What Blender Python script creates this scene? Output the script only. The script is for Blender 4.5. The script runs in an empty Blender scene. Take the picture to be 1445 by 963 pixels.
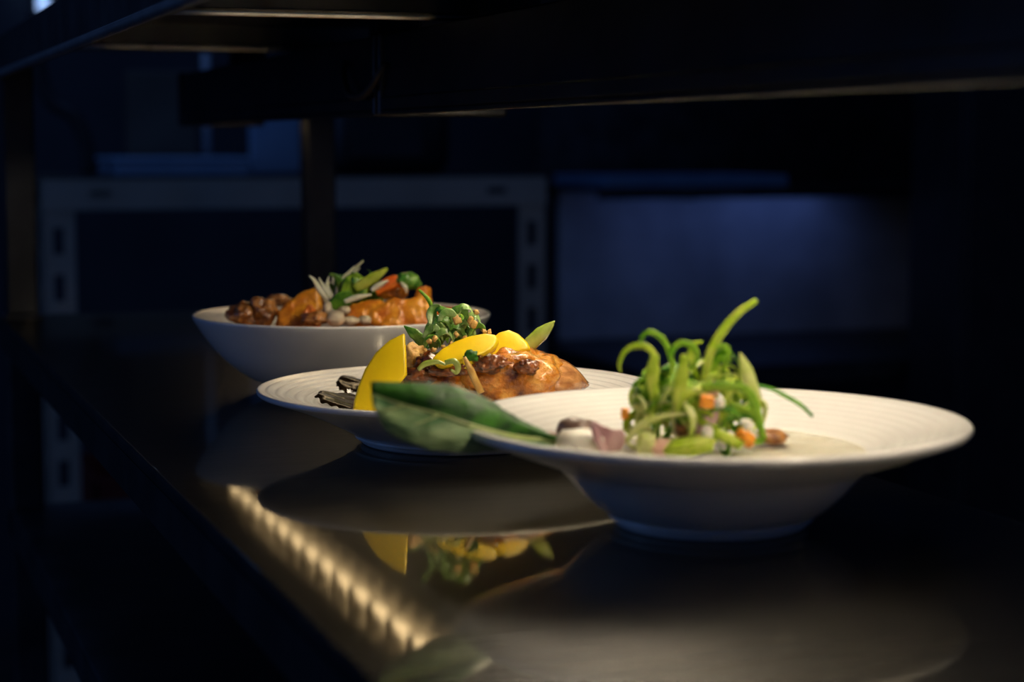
import bpy, bmesh, math, random
from mathutils import Vector, Matrix, noise, Quaternion

S = bpy.context.scene
COL = S.collection
R = math.radians
random.seed(7)

# ------------------------------------------------------------------ camera
F = 2700.0                      # focal length in pixels of the 1445 x 963 frame
CTOP = 0.90                     # height of the counter top
EYE = Vector((0, 0, CTOP + 0.20))
YAW = R(19.7)
PITCH = math.atan((481.5 - 203) / F)
HEAD = Vector((math.sin(YAW), math.cos(YAW), 0))
RIGHT = Vector((math.cos(YAW), -math.sin(YAW), 0))
UP = Vector((0, 0, 1))
FWD = HEAD * math.cos(PITCH) - UP * math.sin(PITCH)
CUP = HEAD * math.sin(PITCH) + UP * math.cos(PITCH)
cam = bpy.data.cameras.new('camera')
cam.sensor_width = 36.0
cam.lens = F / 1445 * 36
cam.clip_start = 0.02
cam.dof.use_dof = True
cam.dof.focus_distance = 1.27
cam.dof.aperture_fstop = (cam.lens / 1000) / 0.0125
camo = bpy.data.objects.new('camera', cam)
COL.objects.link(camo)
camo.location = EYE
camo.rotation_euler = (R(90) - PITCH, 0, -YAW)
S.camera = camo

# ------------------------------------------------------------------ world, lights, exposure
S.view_settings.view_transform = 'Standard'
S.view_settings.look = 'None'
S.view_settings.exposure = 0.0
S.view_settings.gamma = 1.0
W = bpy.data.worlds.new('dim_blue_kitchen')
S.world = W
W.use_nodes = True
W.node_tree.nodes['Background'].inputs[0].default_value = (0.17, 0.35, 1.0, 1)
W.node_tree.nodes['Background'].inputs[1].default_value = 0.075

def area(name, loc, target, size, size_y, energy, color):
    l = bpy.data.lights.new(name, 'AREA')
    l.shape = 'RECTANGLE'
    l.size, l.size_y, l.energy, l.color = size, size_y, energy, color
    o = bpy.data.objects.new(name, l)
    COL.objects.link(o)
    o.location = loc
    o.rotation_euler = (Vector(target) - Vector(loc)).to_track_quat('-Z', 'Y').to_euler()
    return o

HEAT = 68.0                     # glow of the quartz heating elements
HEAT_LOW = 4.6
LOW_COLOR = (1.0, 0.74, 0.42)
HEAT_COLOR = (1.0, 0.86, 0.65)
area('ceiling_light', (0.2, 3.3, 2.7), (0.6, 3.0, 0.9), 0.6, 0.6, 2.0, (0.16, 0.36, 1.0))
area('side_window_light', (-1.9, 2.1, 1.45), (0.4, 1.4, 1.05), 0.9, 0.9, 2.6, (0.16, 0.36, 1.0))
area('splashback_glow_light', (1.88, 3.62, 0.985), (1.84, 3.80, 0.84), 0.50, 0.04, 0.075, (0.16, 0.30, 1.0)).data.spread = R(140)  # added to make the blue glow on the splashback

# ------------------------------------------------------------------ pixel to world
def pt(px, py, d):
    v = RIGHT * ((px - 722.5) / F) + CUP * (-(py - 481.5) / F) + FWD
    return EYE + v * (d / v.dot(HEAD))

# ------------------------------------------------------------------ materials
def mat(name, c1, c2=None, rough=0.5, metal=0.0, scale=30.0, bump=0.0, bscale=None, coat=0.0,
        sss=0.0, stretch=(1, 1, 1), lo=0.35, hi=0.65, detail=4.0, spec=0.5, c3=None, trans=0.0, bdist=0.002):
    m = bpy.data.materials.new(name)
    m.use_nodes = True
    n, l = m.node_tree.nodes, m.node_tree.links
    b = n['Principled BSDF']
    b.inputs['Roughness'].default_value = rough
    b.inputs['Metallic'].default_value = metal
    b.inputs['Specular IOR Level'].default_value = spec
    if coat:
        b.inputs['Coat Weight'].default_value = coat
        b.inputs['Coat Roughness'].default_value = 0.08
    if sss:
        b.inputs['Subsurface Weight'].default_value = sss
        b.inputs['Subsurface Radius'].default_value = (0.004, 0.003, 0.0015)
        b.inputs['Subsurface Scale'].default_value = 1.0
    tc = n.new('ShaderNodeTexCoord')
    mp = n.new('ShaderNodeMapping')
    mp.inputs['Scale'].default_value = stretch
    l.new(tc.outputs['Object'], mp.inputs['Vector'])
    if c2 is None:
        b.inputs['Base Color'].default_value = (*c1, 1)
    else:
        nz = n.new('ShaderNodeTexNoise')
        nz.inputs['Scale'].default_value = scale
        nz.inputs['Detail'].default_value = detail
        l.new(mp.outputs['Vector'], nz.inputs['Vector'])
        cr = n.new('ShaderNodeValToRGB')
        cr.color_ramp.elements[0].position = lo
        cr.color_ramp.elements[1].position = hi
        cr.color_ramp.elements[0].color = (*c1, 1)
        cr.color_ramp.elements[1].color = (*c2, 1)
        if c3:
            e = cr.color_ramp.elements.new((lo + hi) / 2)
            e.color = (*c3, 1)
        l.new(nz.outputs['Fac'], cr.inputs['Fac'])
        l.new(cr.outputs['Color'], b.inputs['Base Color'])
    if bump:
        nb = n.new('ShaderNodeTexNoise')
        nb.inputs['Scale'].default_value = bscale or scale * 3
        nb.inputs['Detail'].default_value = 5
        l.new(mp.outputs['Vector'], nb.inputs['Vector'])
        bp = n.new('ShaderNodeBump')
        bp.inputs['Strength'].default_value = bump
        bp.inputs['Distance'].default_value = bdist
        l.new(nb.outputs['Fac'], bp.inputs['Height'])
        l.new(bp.outputs['Normal'], b.inputs['Normal'])
    if trans:
        tb = n.new('ShaderNodeBsdfTranslucent')
        mx = n.new('ShaderNodeMixShader')
        mx.inputs[0].default_value = trans
        if c2 is not None: l.new(cr.outputs['Color'], tb.inputs['Color'])
        else: tb.inputs['Color'].default_value = (*c1, 1)
        l.new(b.outputs[0], mx.inputs[1]); l.new(tb.outputs[0], mx.inputs[2])
        l.new(mx.outputs[0], n['Material Output'].inputs['Surface'])
    return m

def steel_counter():
    m = bpy.data.materials.new('brushed_counter_steel')
    m.use_nodes = True
    n, l = m.node_tree.nodes, m.node_tree.links
    out = n['Material Output']
    b = n['Principled BSDF']
    tc = n.new('ShaderNodeTexCoord')
    mp = n.new('ShaderNodeMapping')
    mp.inputs['Scale'].default_value = (1.0, 40.0, 1.0)
    l.new(tc.outputs['Object'], mp.inputs['Vector'])
    nz = n.new('ShaderNodeTexNoise')
    nz.inputs['Scale'].default_value = 12
    nz.inputs['Detail'].default_value = 6
    l.new(mp.outputs['Vector'], nz.inputs['Vector'])
    big = n.new('ShaderNodeTexNoise')
    big.inputs['Scale'].default_value = 9
    big.inputs['Detail'].default_value = 6
    l.new(tc.outputs['Object'], big.inputs['Vector'])
    cr = n.new('ShaderNodeValToRGB')
    cr.color_ramp.elements[0].color = (0.012, 0.011, 0.009, 1)
    cr.color_ramp.elements[1].color = (0.030, 0.028, 0.023, 1)
    l.new(big.outputs['Fac'], cr.inputs['Fac'])
    b.inputs['Metallic'].default_value = 1.0
    l.new(cr.outputs['Color'], b.inputs['Base Color'])
    rr = n.new('ShaderNodeMapRange')
    rr.inputs['To Min'].default_value = 0.30
    rr.inputs['To Max'].default_value = 0.46
    l.new(nz.outputs['Fac'], rr.inputs['Value'])
    l.new(rr.outputs['Result'], b.inputs['Roughness'])
    g = n.new('ShaderNodeBsdfGlossy')
    g.inputs['Color'].default_value = (0.47, 0.44, 0.37, 1)
    g.inputs['Roughness'].default_value = 0.034
    bp = n.new('ShaderNodeBump')
    bp.inputs['Strength'].default_value = 0.02
    bp.inputs['Distance'].default_value = 0.0005
    l.new(nz.outputs['Fac'], bp.inputs['Height'])
    l.new(bp.outputs['Normal'], g.inputs['Normal'])
    mx = n.new('ShaderNodeMixShader')
    mx.inputs[0].default_value = 0.50
    l.new(b.outputs[0], mx.inputs[1])
    l.new(g.outputs[0], mx.inputs[2])
    l.new(mx.outputs[0], out.inputs['Surface'])
    return m

def glow(name, color, strength):
    m = bpy.data.materials.new(name)
    m.use_nodes = True
    n, l = m.node_tree.nodes, m.node_tree.links
    b = n['Principled BSDF']
    b.inputs['Base Color'].default_value = (0.8, 0.7, 0.5, 1)
    b.inputs['Emission Color'].default_value = (*color, 1)
    b.inputs['Emission Strength'].default_value = strength
    return m

M = {}
M['counter'] = steel_counter()
M['steel'] = mat('shelf_steel', (0.11, 0.10, 0.09), (0.17, 0.16, 0.145), 0.38, 1.0, 25, 0.05, 80)
M['dark_steel'] = mat('dark_steel', (0.05, 0.05, 0.052), (0.09, 0.09, 0.09), 0.45, 0.9, 20, 0.04, 90)
M['bright_edge'] = mat('streak_bright_steel_edge', (0.55, 0.55, 0.55), (0.7, 0.7, 0.7), 0.35, 1.0, 30)  # lip colour raised so the light streaks along the edges show stronger
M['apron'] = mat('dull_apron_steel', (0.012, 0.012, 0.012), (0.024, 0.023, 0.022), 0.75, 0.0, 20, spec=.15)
M['housing'] = mat('lamp_housing_steel', (0.035, 0.036, 0.038), (0.06, 0.06, 0.062), 0.42, 0.9, 15, 0.03, 60)
M['reflector'] = mat('polished_reflector', (0.65, 0.62, 0.56), (0.75, 0.72, 0.66), 0.25, 1.0, 20)
M['element'] = glow('glowing_quartz', HEAT_COLOR, HEAT)
M['element_low'] = glow('low_glowing_quartz', LOW_COLOR, HEAT_LOW)
M['quartz'] = mat('dull_quartz_sleeve', (0.30, 0.27, 0.22), None, 0.3)
M['rubber'] = mat('black_rubber', (0.012, 0.012, 0.013), (0.02, 0.02, 0.02), 0.6, 0, 40)
M['ceramic'] = mat('white_glazed_ceramic', (0.80, 0.785, 0.75), (0.83, 0.815, 0.78), 0.22, 0, 8, 0.03, 25, coat=0.35, bdist=0.001)
M['rack_paint'] = mat('grey_painted_rack_steel', (0.43, 0.38, 0.29), (0.51, 0.45, 0.35), 0.5, 0, 12, 0.03, 60)
M['slot'] = mat('slot_shadow_black', (0.01, 0.01, 0.012), None, 0.8)
M['wall'] = mat('dark_kitchen_wall', (0.035, 0.04, 0.05), (0.05, 0.055, 0.065), 0.7, 0, 4, 0.1, 40)
M['floor'] = mat('dark_floor_tile', (0.03, 0.028, 0.027), (0.05, 0.047, 0.045), 0.45, 0, 6, 0.1, 30)
M['panel'] = mat('splashback_steel', (0.42, 0.43, 0.45), (0.62, 0.63, 0.65), 0.5, 0.3, 7, 0.05, 40, detail=7)
M['black'] = mat('black_enamel', (0.010, 0.010, 0.012), (0.018, 0.018, 0.02), 0.4, 0, 20)
M['blue_plastic'] = mat('pale_blue_plastic', (0.30, 0.45, 0.62), (0.36, 0.50, 0.66), 0.5, 0, 14)
M['tray'] = mat('shelf_sheen_blue', (0.10, 0.20, 0.34), (0.14, 0.25, 0.40), 0.5, 0, 14)  # blue sheen of the wall shelf, put into a plastic colour
M['pale_box'] = mat('pale_card', (0.45, 0.47, 0.5), (0.55, 0.57, 0.6), 0.7, 0, 10)
M['brown_box'] = mat('brown_board', (0.10, 0.08, 0.06), (0.14, 0.11, 0.08), 0.7, 0, 10)
M['red_crate'] = mat('dark_red_plastic', (0.16, 0.02, 0.015), (0.2, 0.03, 0.02), 0.5, 0, 10)
# food
M['lime'] = mat('lime_green_scallion', (0.40, 0.60, 0.02), (0.72, 0.80, 0.14), 0.36, 0, 110, 0.3, 600, trans=.35, spec=.35)
M['green'] = mat('mid_green_scallion', (0.15, 0.40, 0.015), (0.42, 0.64, 0.06), 0.36, 0, 110, 0.3, 600, trans=.35, spec=.35)
M['deep'] = mat('deep_green_scallion', (0.04, 0.18, 0.012), (0.16, 0.38, 0.03), 0.36, 0, 110, 0.3, 600, trans=.25, spec=.35)
M['pale'] = mat('pale_green_scallion', (0.62, 0.72, 0.18), (0.82, 0.84, 0.42), 0.36, 0, 110, 0.2, 600, trans=.35, spec=.35)
M['wakame'] = mat('wet_green_salad', (0.03, 0.20, 0.015), (0.26, 0.50, 0.08), 0.15, 0, 140, 0.4, 450, coat=0.4, trans=.2)
M['wakame_pale'] = mat('wet_pale_salad', (0.20, 0.48, 0.08), (0.58, 0.76, 0.30), 0.15, 0, 130, 0.4, 450, coat=0.4, trans=.25)
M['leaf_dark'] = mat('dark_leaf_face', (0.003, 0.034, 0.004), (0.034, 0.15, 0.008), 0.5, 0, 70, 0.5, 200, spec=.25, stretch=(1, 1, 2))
M['leaf_pale'] = mat('pale_leaf_half', (0.03, 0.12, 0.025), (0.27, 0.38, 0.16), 0.5, 0, 60, 0.6, 200, spec=.25, stretch=(.6, 1, 2.2), detail=7)  # paler green for the lower half of the leaf
M['rib'] = mat('leaf_rib', (0.36, 0.44, 0.14), (0.48, 0.54, 0.24), 0.4, 0, 50)
M['radish'] = mat('yellow_pickled_radish', (0.90, 0.60, 0.002), (0.95, 0.68, 0.006), 0.34, 0, 40, 0.12, 500, coat=0.1, bdist=0.0006)
M['meat'] = mat('glazed_braised_meat', (0.09, 0.014, 0.002), (0.92, 0.52, 0.11), 0.15, 0, 60, 1.0, 420, coat=0.7, lo=0.33, hi=0.68, c3=(0.60, 0.19, 0.010), detail=9, bdist=0.0018, spec=.4)
M['meat_dark'] = mat('dark_caramel_crust', (0.025, 0.004, 0.002), (0.30, 0.075, 0.008), 0.12, 0, 120, 1.0, 420, coat=0.7, bdist=0.0014, spec=.4)
M['meat_end'] = mat('sliced_meat_grain', (0.26, 0.08, 0.018), (0.66, 0.32, 0.11), 0.26, 0, 110, 0.8, 380, coat=0.5, stretch=(.35, 1, 1), detail=8)
M['sauce'] = mat('dark_sauce', (0.008, 0.005, 0.003), (0.025, 0.014, 0.006), 0.08, 0, 60, 0.25, 260, coat=0.0, bdist=0.0010, spec=.35)
M['crumb'] = mat('toasted_peanut', (0.55, 0.27, 0.05), (0.78, 0.50, 0.16), 0.5, 0, 200, 0.3, 600)
M['ginger'] = mat('glazed_ginger', (0.48, 0.24, 0.04), (0.66, 0.40, 0.10), 0.25, 0, 120, 0.2, 400, coat=0.5)
M['okra'] = mat('green_pepper_skin', (0.20, 0.30, 0.03), (0.40, 0.46, 0.10), 0.25, 0, 50, 0.2, 200, coat=0.5)
M['pumpkin'] = mat('orange_roasted_pumpkin', (0.56, 0.14, 0.004), (0.90, 0.40, 0.03), 0.32, 0, 70, 0.6, 190, coat=0.3, detail=7)
M['pumpkin_red'] = mat('deep_orange_pumpkin', (0.62, 0.13, 0.012), (0.80, 0.22, 0.02), 0.3, 0, 60, 0.3, 160, coat=0.3)
M['stew_meat'] = mat('brown_stewed_meat', (0.14, 0.035, 0.008), (0.58, 0.25, 0.06), 0.3, 0, 110, 0.8, 260, coat=0.4, detail=8)
M['cream'] = mat('cream_bean', (0.46, 0.37, 0.24), (0.66, 0.57, 0.42), 0.4, 0, 60, 0.3, 200)
M['shaving'] = mat('white_cabbage_shaving', (0.66, 0.68, 0.44), (0.86, 0.85, 0.68), 0.42, 0, 90, 0.3, 300, sss=0.2)
M['tomato'] = mat('red_pepper', (0.70, 0.10, 0.012), (0.82, 0.22, 0.03), 0.25, 0, 60, coat=0.5)
M['curry'] = mat('orange_curry_sauce', (0.32, 0.10, 0.015), (0.5, 0.2, 0.04), 0.2, 0, 40, 0.4, 100, coat=0.5)
M['broth'] = mat('creamy_pale_broth', (0.74, 0.68, 0.50), (0.86, 0.82, 0.66), 0.2, 0, 45, 0.3, 160, coat=0.3)
M['white_veg'] = mat('white_daikon', (0.72, 0.66, 0.54), (0.84, 0.80, 0.70), 0.35, 0, 40, 0.2, 160, sss=0.2)
M['purple'] = mat('purple_shallot', (0.30, 0.11, 0.14), (0.62, 0.40, 0.40), 0.32, 0, 90, 0.2, 300, coat=0.2, stretch=(1, 1, .3))
M['pink'] = mat('pink_pork', (0.52, 0.24, 0.17), (0.74, 0.48, 0.36), 0.35, 0, 70, 0.3, 220)
M['carrot'] = mat('orange_carrot', (0.80, 0.24, 0.01), (0.90, 0.34, 0.03), 0.35, 0, 50, 0.2, 200)
M['mushroom'] = mat('dark_mushroom', (0.07, 0.035, 0.025), (0.18, 0.10, 0.075), 0.4, 0, 60, 0.3, 200)

# ------------------------------------------------------------------ object helpers
def tag(o, label=None, cat=None, group=None, kind=None):
    if label: o['label'] = label
    if cat: o['category'] = cat
    if group: o['group'] = group
    if kind: o['kind'] = kind
    return o

def empty(name, loc, label, cat, group=None):
    o = bpy.data.objects.new(name, None)
    o.empty_display_size = 0.02
    COL.objects.link(o)
    o.location = loc
    return tag(o, label, cat, group)

def obj(name, vf, m, parent=None, smooth=True, origin=None):
    """vf = (verts, faces) in world space; the origin goes to the given point or the mean."""
    vs, fs = vf
    vs = [Vector(v) for v in vs]
    if parent is not None:
        c = parent.matrix_world.translation if parent.parent else parent.location
        c = Vector(parent['_o']) if '_o' in parent else Vector(parent.location)
    else:
        c = Vector(origin) if origin is not None else sum(vs, Vector()) / len(vs)
    me = bpy.data.meshes.new(name)
    me.from_pydata([tuple(v - c) for v in vs], [], [tuple(f) for f in fs])
    bm = bmesh.new(); bm.from_mesh(me)
    bmesh.ops.recalc_face_normals(bm, faces=bm.faces)
    bm.to_mesh(me); bm.free()
    me.materials.append(m)
    if smooth:
        me.polygons.foreach_set('use_smooth', [True] * len(me.polygons))
    o = bpy.data.objects.new(name, me)
    COL.objects.link(o)
    if parent is not None:
        o.parent = parent
    else:
        o.location = c
    return o

def sub(name, vf, m, top, part, smooth=True):
    """a sub-part: child of a part whose own frame equals the thing's frame"""
    vs, fs = vf
    c = Vector(top.location)
    o = obj(name, vf, m, top, smooth)
    o.parent = part
    return o

def box(x0, x1, y0, y1, z0, z1, bev=0.0, seg=2):
    bm = bmesh.new()
    bmesh.ops.create_cube(bm, size=1.0)
    for v in bm.verts:
        v.co = Vector((x0 + (v.co.x + .5) * (x1 - x0), y0 + (v.co.y + .5) * (y1 - y0), z0 + (v.co.z + .5) * (z1 - z0)))
    if bev:
        bmesh.ops.bevel(bm, geom=bm.edges[:], offset=bev, segments=seg, affect='EDGES', profile=0.5)
    return grab(bm)

def grab(bm):
    bm.verts.index_update()
    vs = [v.co.copy() for v in bm.verts]
    fs = [[v.index for v in f.verts] for f in bm.faces]
    bm.free()
    return vs, fs

def join(*parts):
    vs, fs = [], []
    for a, b in parts:
        k = len(vs)
        vs += list(a)
        fs += [[i + k for i in f] for f in b]
    return vs, fs

def lathe(prof, c, seg=96):
    vs, fs = [], []
    n = len(prof)
    for k in range(seg):
        a = 2 * math.pi * k / seg
        for r, h in prof:
            vs.append(Vector((c[0] + r * math.cos(a), c[1] + r * math.sin(a), c[2] + h)))
    for k in range(seg):
        k2 = (k + 1) % seg
        for i in range(n - 1):
            if prof[i][0] < 1e-6 and prof[i + 1][0] < 1e-6: continue
            fs.append([k * n + i, k2 * n + i, k2 * n + i + 1, k * n + i + 1])
    bm = bmesh.new()
    bv = [bm.verts.new(v) for v in vs]
    for f in fs:
        try: bm.faces.new([bv[i] for i in f])
        except ValueError: pass
    bmesh.ops.remove_doubles(bm, verts=bm.verts, dist=1e-6)
    return grab(bm)

def catmull(P, per=6):
    P = [Vector(p) for p in P]
    if len(P) < 3:
        return [P[0].lerp(P[-1], i / per) for i in range(per + 1)]
    Q = [P[0] * 2 - P[1]] + P + [P[-1] * 2 - P[-2]]
    out = []
    for i in range(1, len(Q) - 2):
        a, b, c, d = Q[i - 1], Q[i], Q[i + 1], Q[i + 2]
        for k in range(per):
            t = k / per
            out.append(0.5 * ((2 * b) + (c - a) * t + (2 * a - 5 * b + 4 * c - d) * t * t + (3 * b - a - 3 * c + d) * t ** 3))
    out.append(P[-1])
    return out

def sweep(P, w, t, per=6, taper=(0.5, 1.0, 0.15), n=8, twist=0.0, up=None, smooth=True):
    """ribbon or tube of elliptical section w by t along the points P"""
    C = catmull(P, per) if smooth else [Vector(p) for p in P]
    m = len(C)
    tang = [(C[min(i + 1, m - 1)] - C[max(i - 1, 0)]).normalized() for i in range(m)]
    ref = Vector(up) if up else Vector((0.3, 0.9, 0.2))
    nrm = (ref - tang[0] * ref.dot(tang[0])).normalized()
    vs, fs = [], []
    for i in range(m):
        if i:
            q = tang[i - 1].rotation_difference(tang[i])
            nrm = q @ nrm
        u = i / (m - 1)
        k = taper[0] + (taper[1] - taper[0]) * min(1, u / .35) if u < .35 else taper[1] + (taper[2] - taper[1]) * max(0, (u - .55) / .45)
        nn = Quaternion(tang[i], twist * u) @ nrm
        bb = tang[i].cross(nn)
        for j in range(n):
            a = 2 * math.pi * j / n
            vs.append(C[i] + bb * (math.cos(a) * w * k / 2) + nn * (math.sin(a) * t * max(k, .5) / 2))
    for i in range(m - 1):
        for j in range(n):
            fs.append([i * n + j, i * n + (j + 1) % n, (i + 1) * n + (j + 1) % n, (i + 1) * n + j])
    fs.append(list(range(n))[::-1])
    fs.append([(m - 1) * n + j for j in range(n)])
    return vs, fs

def blob(c, rad, seed=0, amp=0.2, freq=1.6, sub_=3, rot=(0, 0, 0), fine=0.0, square=0.0, point=None):
    """organic lump; rad along RIGHT, depth and up; square pushes it towards a cut chunk"""
    bm = bmesh.new()
    bmesh.ops.create_icosphere(bm, subdivisions=sub_, radius=1.0)
    off = Vector((seed * 3.17, seed * 1.31, seed * 7.7))
    E = Matrix.Rotation(rot[2], 3, 'Z') @ Matrix.Rotation(rot[1], 3, 'Y') @ Matrix.Rotation(rot[0], 3, 'X')
    B = Matrix((RIGHT, HEAD, UP)).transposed()
    for v in bm.verts:
        p = v.co.normalized()
        if square:
            mx = max(abs(p.x), abs(p.y), abs(p.z))
            p = p.lerp(p / mx, square)
        k = 1 + amp * noise.noise(p * freq + off) + amp * .45 * noise.noise(p * freq * 2.7 + off)
        if fine: k += fine * noise.noise(p * freq * 7 + off)
        q = p * k
        q = Vector((q.x * rad[0], q.y * rad[1], q.z * rad[2]))
        if point and q.x > 0:
            s = max(0.0, 1 - point * (q.x / rad[0]) ** 2)
            q.y *= s; q.z *= s
        v.co = Vector(c) + B @ (E @ q)
    return grab(bm)

def slab(poly, depth, thick, lean=0.0, base=None, bev=0.0018, curl=0.0):
    """a slice: outline seen along the view, standing at the given depth, leaning back by lean (metres per metre of height)"""
    base = base if base is not None else max(p[1] for p in poly)
    pts = []
    for px, py in poly:
        p0 = pt(px, py, depth)
        zb = pt(px, base, depth).z
        pts.append(pt(px, py, depth + (p0.z - zb) * lean))
    bm = bmesh.new()
    a = [bm.verts.new(p) for p in pts]
    nrm = (pts[1] - pts[0]).cross(pts[2] - pts[0]).normalized()
    best = Vector()
    for i in range(len(pts)):
        best += pts[i].cross(pts[(i + 1) % len(pts)])
    nrm = best.normalized()
    if nrm.dot(HEAD) < 0: nrm = -nrm
    b = [bm.verts.new(p + nrm * thick) for p in pts]
    n = len(pts)
    bm.faces.new(a); bm.faces.new(b[::-1])
    for i in range(n):
        bm.faces.new([a[i], a[(i + 1) % n], b[(i + 1) % n], b[i]])
    bmesh.ops.recalc_face_normals(bm, faces=bm.faces)
    rim = [e for e in bm.edges if len(e.link_faces) == 2 and e.calc_face_angle(0) > 0.9]
    if bev:
        bmesh.ops.bevel(bm, geom=rim, offset=bev, segments=3, affect='EDGES', profile=0.5, clamp_overlap=True)
    return grab(bm)

def rslab(*a, **k):
    return rough(slab(*a, **k), .0016, 130, 3, a[0][0][0])

def rough(vf, amp, freq, cuts=3, seed=0):
    """break up a smooth solid: subdivide it and push its skin in and out"""
    bm = bmesh.new()
    bv = [bm.verts.new(v) for v in vf[0]]
    for f in vf[1]:
        try: bm.faces.new([bv[i] for i in f])
        except ValueError: pass
    bmesh.ops.triangulate(bm, faces=[f for f in bm.faces if len(f.verts) > 4])
    for _ in range(cuts):
        long_ = [e for e in bm.edges if e.calc_length() > .0022]
        if not long_: break
        bmesh.ops.subdivide_edges(bm, edges=long_, cuts=1, use_grid_fill=True)
    bmesh.ops.triangulate(bm, faces=bm.faces[:])
    bmesh.ops.recalc_face_normals(bm, faces=bm.faces)
    bm.normal_update()
    o = Vector((seed * 1.7, seed * 3.1, seed))
    mv = [(v, v.normal * amp * (noise.noise(v.co * freq + o) + .5 * noise.noise(v.co * freq * 2.6 + o))) for v in bm.verts]
    for v, d in mv: v.co += d
    return grab(bm)

def pix(L, d):
    out = []
    for p in L:
        out.append(pt(p[0], p[1], d + (p[2] if len(p) > 2 else 0)))
    return out

def sheet(rows, per=6, ripple=0.0, seed=1):
    """a thin leaf from rows of points (edge, middle, edge)"""
    rows = [catmull(r, per) for r in rows]
    m = len(rows[0])
    cols = [catmull([r[i] for r in rows], 5) for i in range(m)]
    k = len(cols[0])
    vs, fs = [], []
    for i, c in enumerate(cols):
        for j, p in enumerate(c):
            q = p.copy()
            if ripple:
                q += HEAD * ripple * noise.noise(p * 90 + Vector((seed, 0, 0))) + UP * ripple * .6 * noise.noise(p * 120 + Vector((0, seed, 0)))
            vs.append(q)
    for i in range(m - 1):
        for j in range(k - 1):
            fs.append([i * k + j, i * k + j + 1, (i + 1) * k + j + 1, (i + 1) * k + j])
    return vs, fs

def thicken(o, t):
    md = o.modifiers.new('thickness', 'SOLIDIFY')
    md.thickness = t
    md.offset = 0
    return o

# ------------------------------------------------------------------ the room
def plane_box(name, *a, m):
    return tag(obj(name, box(*a), m, smooth=False), kind='structure')

plane_box('floor', -2.5, 4.5, -1.5, 4.4, -0.05, 0.0, m=M['floor'])
plane_box('wall_back', -2.5, 4.5, 4.4, 4.5, 0.0, 2.9, m=M['wall'])
plane_box('wall_right', 4.4, 4.5, -1.5, 4.4, 0.0, 2.9, m=M['wall'])

# ------------------------------------------------------------------ pass counter
CX0, CX1, CY0, CY1 = 0.185, 0.592, 0.0, 2.30
ct = empty('pass_counter', (0.39, 1.15, 0), 'long narrow brushed steel pass counter carrying the three dishes', 'counter')
def counter_top():
    # rolled front and back edges
    prof = []
    for x0, s in ((CX0, -1), (CX1, 1)):
        r = 0.0022
        arc = []
        for k in range(7):
            a = math.pi / 2 * k / 6
            arc.append((x0 - s * r + s * r * math.sin(a), CTOP - r + r * math.cos(a)))
        arc.append((x0, CTOP - 0.009))
        prof.append(arc)
    outer = prof[0][::-1]
    L = prof[0][:8][::-1] + prof[1][:8]
    inner = [(x + (0.0015 if x < .3 else -0.0015), z - (0.0015 if z > CTOP - .03 else 0)) for x, z in L]
    ring = L + inner[::-1]
    vs, fs = [], []
    n = len(ring)
    for y in (CY0, CY1):
        vs += [Vector((x, y, z)) for x, z in ring]
    for i in range(n):
        fs.append([i, (i + 1) % n, n + (i + 1) % n, n + i])
    h = len(L)
    for base in (0, n):
        for i in range(h - 1):
            fs.append([base + i, base + i + 1, base + n - 2 - i, base + n - 1 - i])
    return vs, fs
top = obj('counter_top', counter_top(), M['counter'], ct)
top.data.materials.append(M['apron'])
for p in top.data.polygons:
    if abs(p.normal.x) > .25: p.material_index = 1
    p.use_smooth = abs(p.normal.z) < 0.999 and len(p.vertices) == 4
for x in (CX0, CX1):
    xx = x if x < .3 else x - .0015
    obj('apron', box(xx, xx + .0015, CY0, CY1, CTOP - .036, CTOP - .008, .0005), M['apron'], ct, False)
obj('undershelf', join(box(CX0 + .005, CX1 - .005, 0.03, 2.27, 0.672, 0.680, .002),
                       box(CX0 + .005, CX0 + .009, 0.03, 2.27, 0.645, 0.673)), M['dark_steel'], ct, False)
for x in (CX0 + .024, CX1 - .024):
    for y in (0.03, 2.265):
        obj('leg', box(x - .019, x + .019, y - .019, y + .019, 0.02, CTOP - .004, .004), M['dark_steel'], ct, False)
        obj('foot', lathe([(0, 0.02), (.016, .02), (.018, .012), (.02, 0), (0, 0)], (x, y, 0), 20), M['rubber'], ct)

# ------------------------------------------------------------------ overshelf on posts
SZ = CTOP + 0.277
osf = empty('overshelf', (0.44, 1.15, CTOP), 'low steel shelf on square posts hanging over the pass counter', 'shelf')
SX0, SX1 = 0.188, 0.66
obj('shelf_panel', box(SX0, SX1, 0.0, 2.41, SZ + .036, SZ + .041, .001), M['steel'], osf, False)
obj('front_lip', join(box(SX0 - .003, SX0, 0.0, 2.41, SZ, SZ + .041, .001),
                      box(SX0 - .003, SX0 + .012, 0.0, 2.41, SZ, SZ + .003, .001)), M['dark_steel'], osf, False)
obj('rolled_edge', sweep([(SX0 - .002, 0.0, SZ), (SX0 - .002, 1.2, SZ), (SX0 - .002, 2.41, SZ)], .008, .008, 3, (1, 1, 1), 14), M['bright_edge'], osf)
obj('rear_lip', box(SX1, SX1 + .003, 0.0, 2.41, SZ, SZ + .041, .001), M['steel'], osf, False)
for y in (0.45, 0.90, 1.345, 1.85):
    obj('stiffener', join(box(SX0 + .012, SX1 - .003, y, y + .05, SZ + .016, SZ + .018, .0008),
                          box(SX0 + .012, SX1 - .003, y, y + .002, SZ + .018, SZ + .036),
                          box(SX0 + .012, SX1 - .003, y + .048, y + .05, SZ + .018, SZ + .036)), M['steel'], osf, False)
    obj('stiffener_lip', sweep([(SX0 + .013, y, SZ + .015), (.4, y, SZ + .015), (SX1 - .004, y, SZ + .015)], .006, .006, 3, (1, 1, 1), 12), M['bright_edge'], osf)
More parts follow.
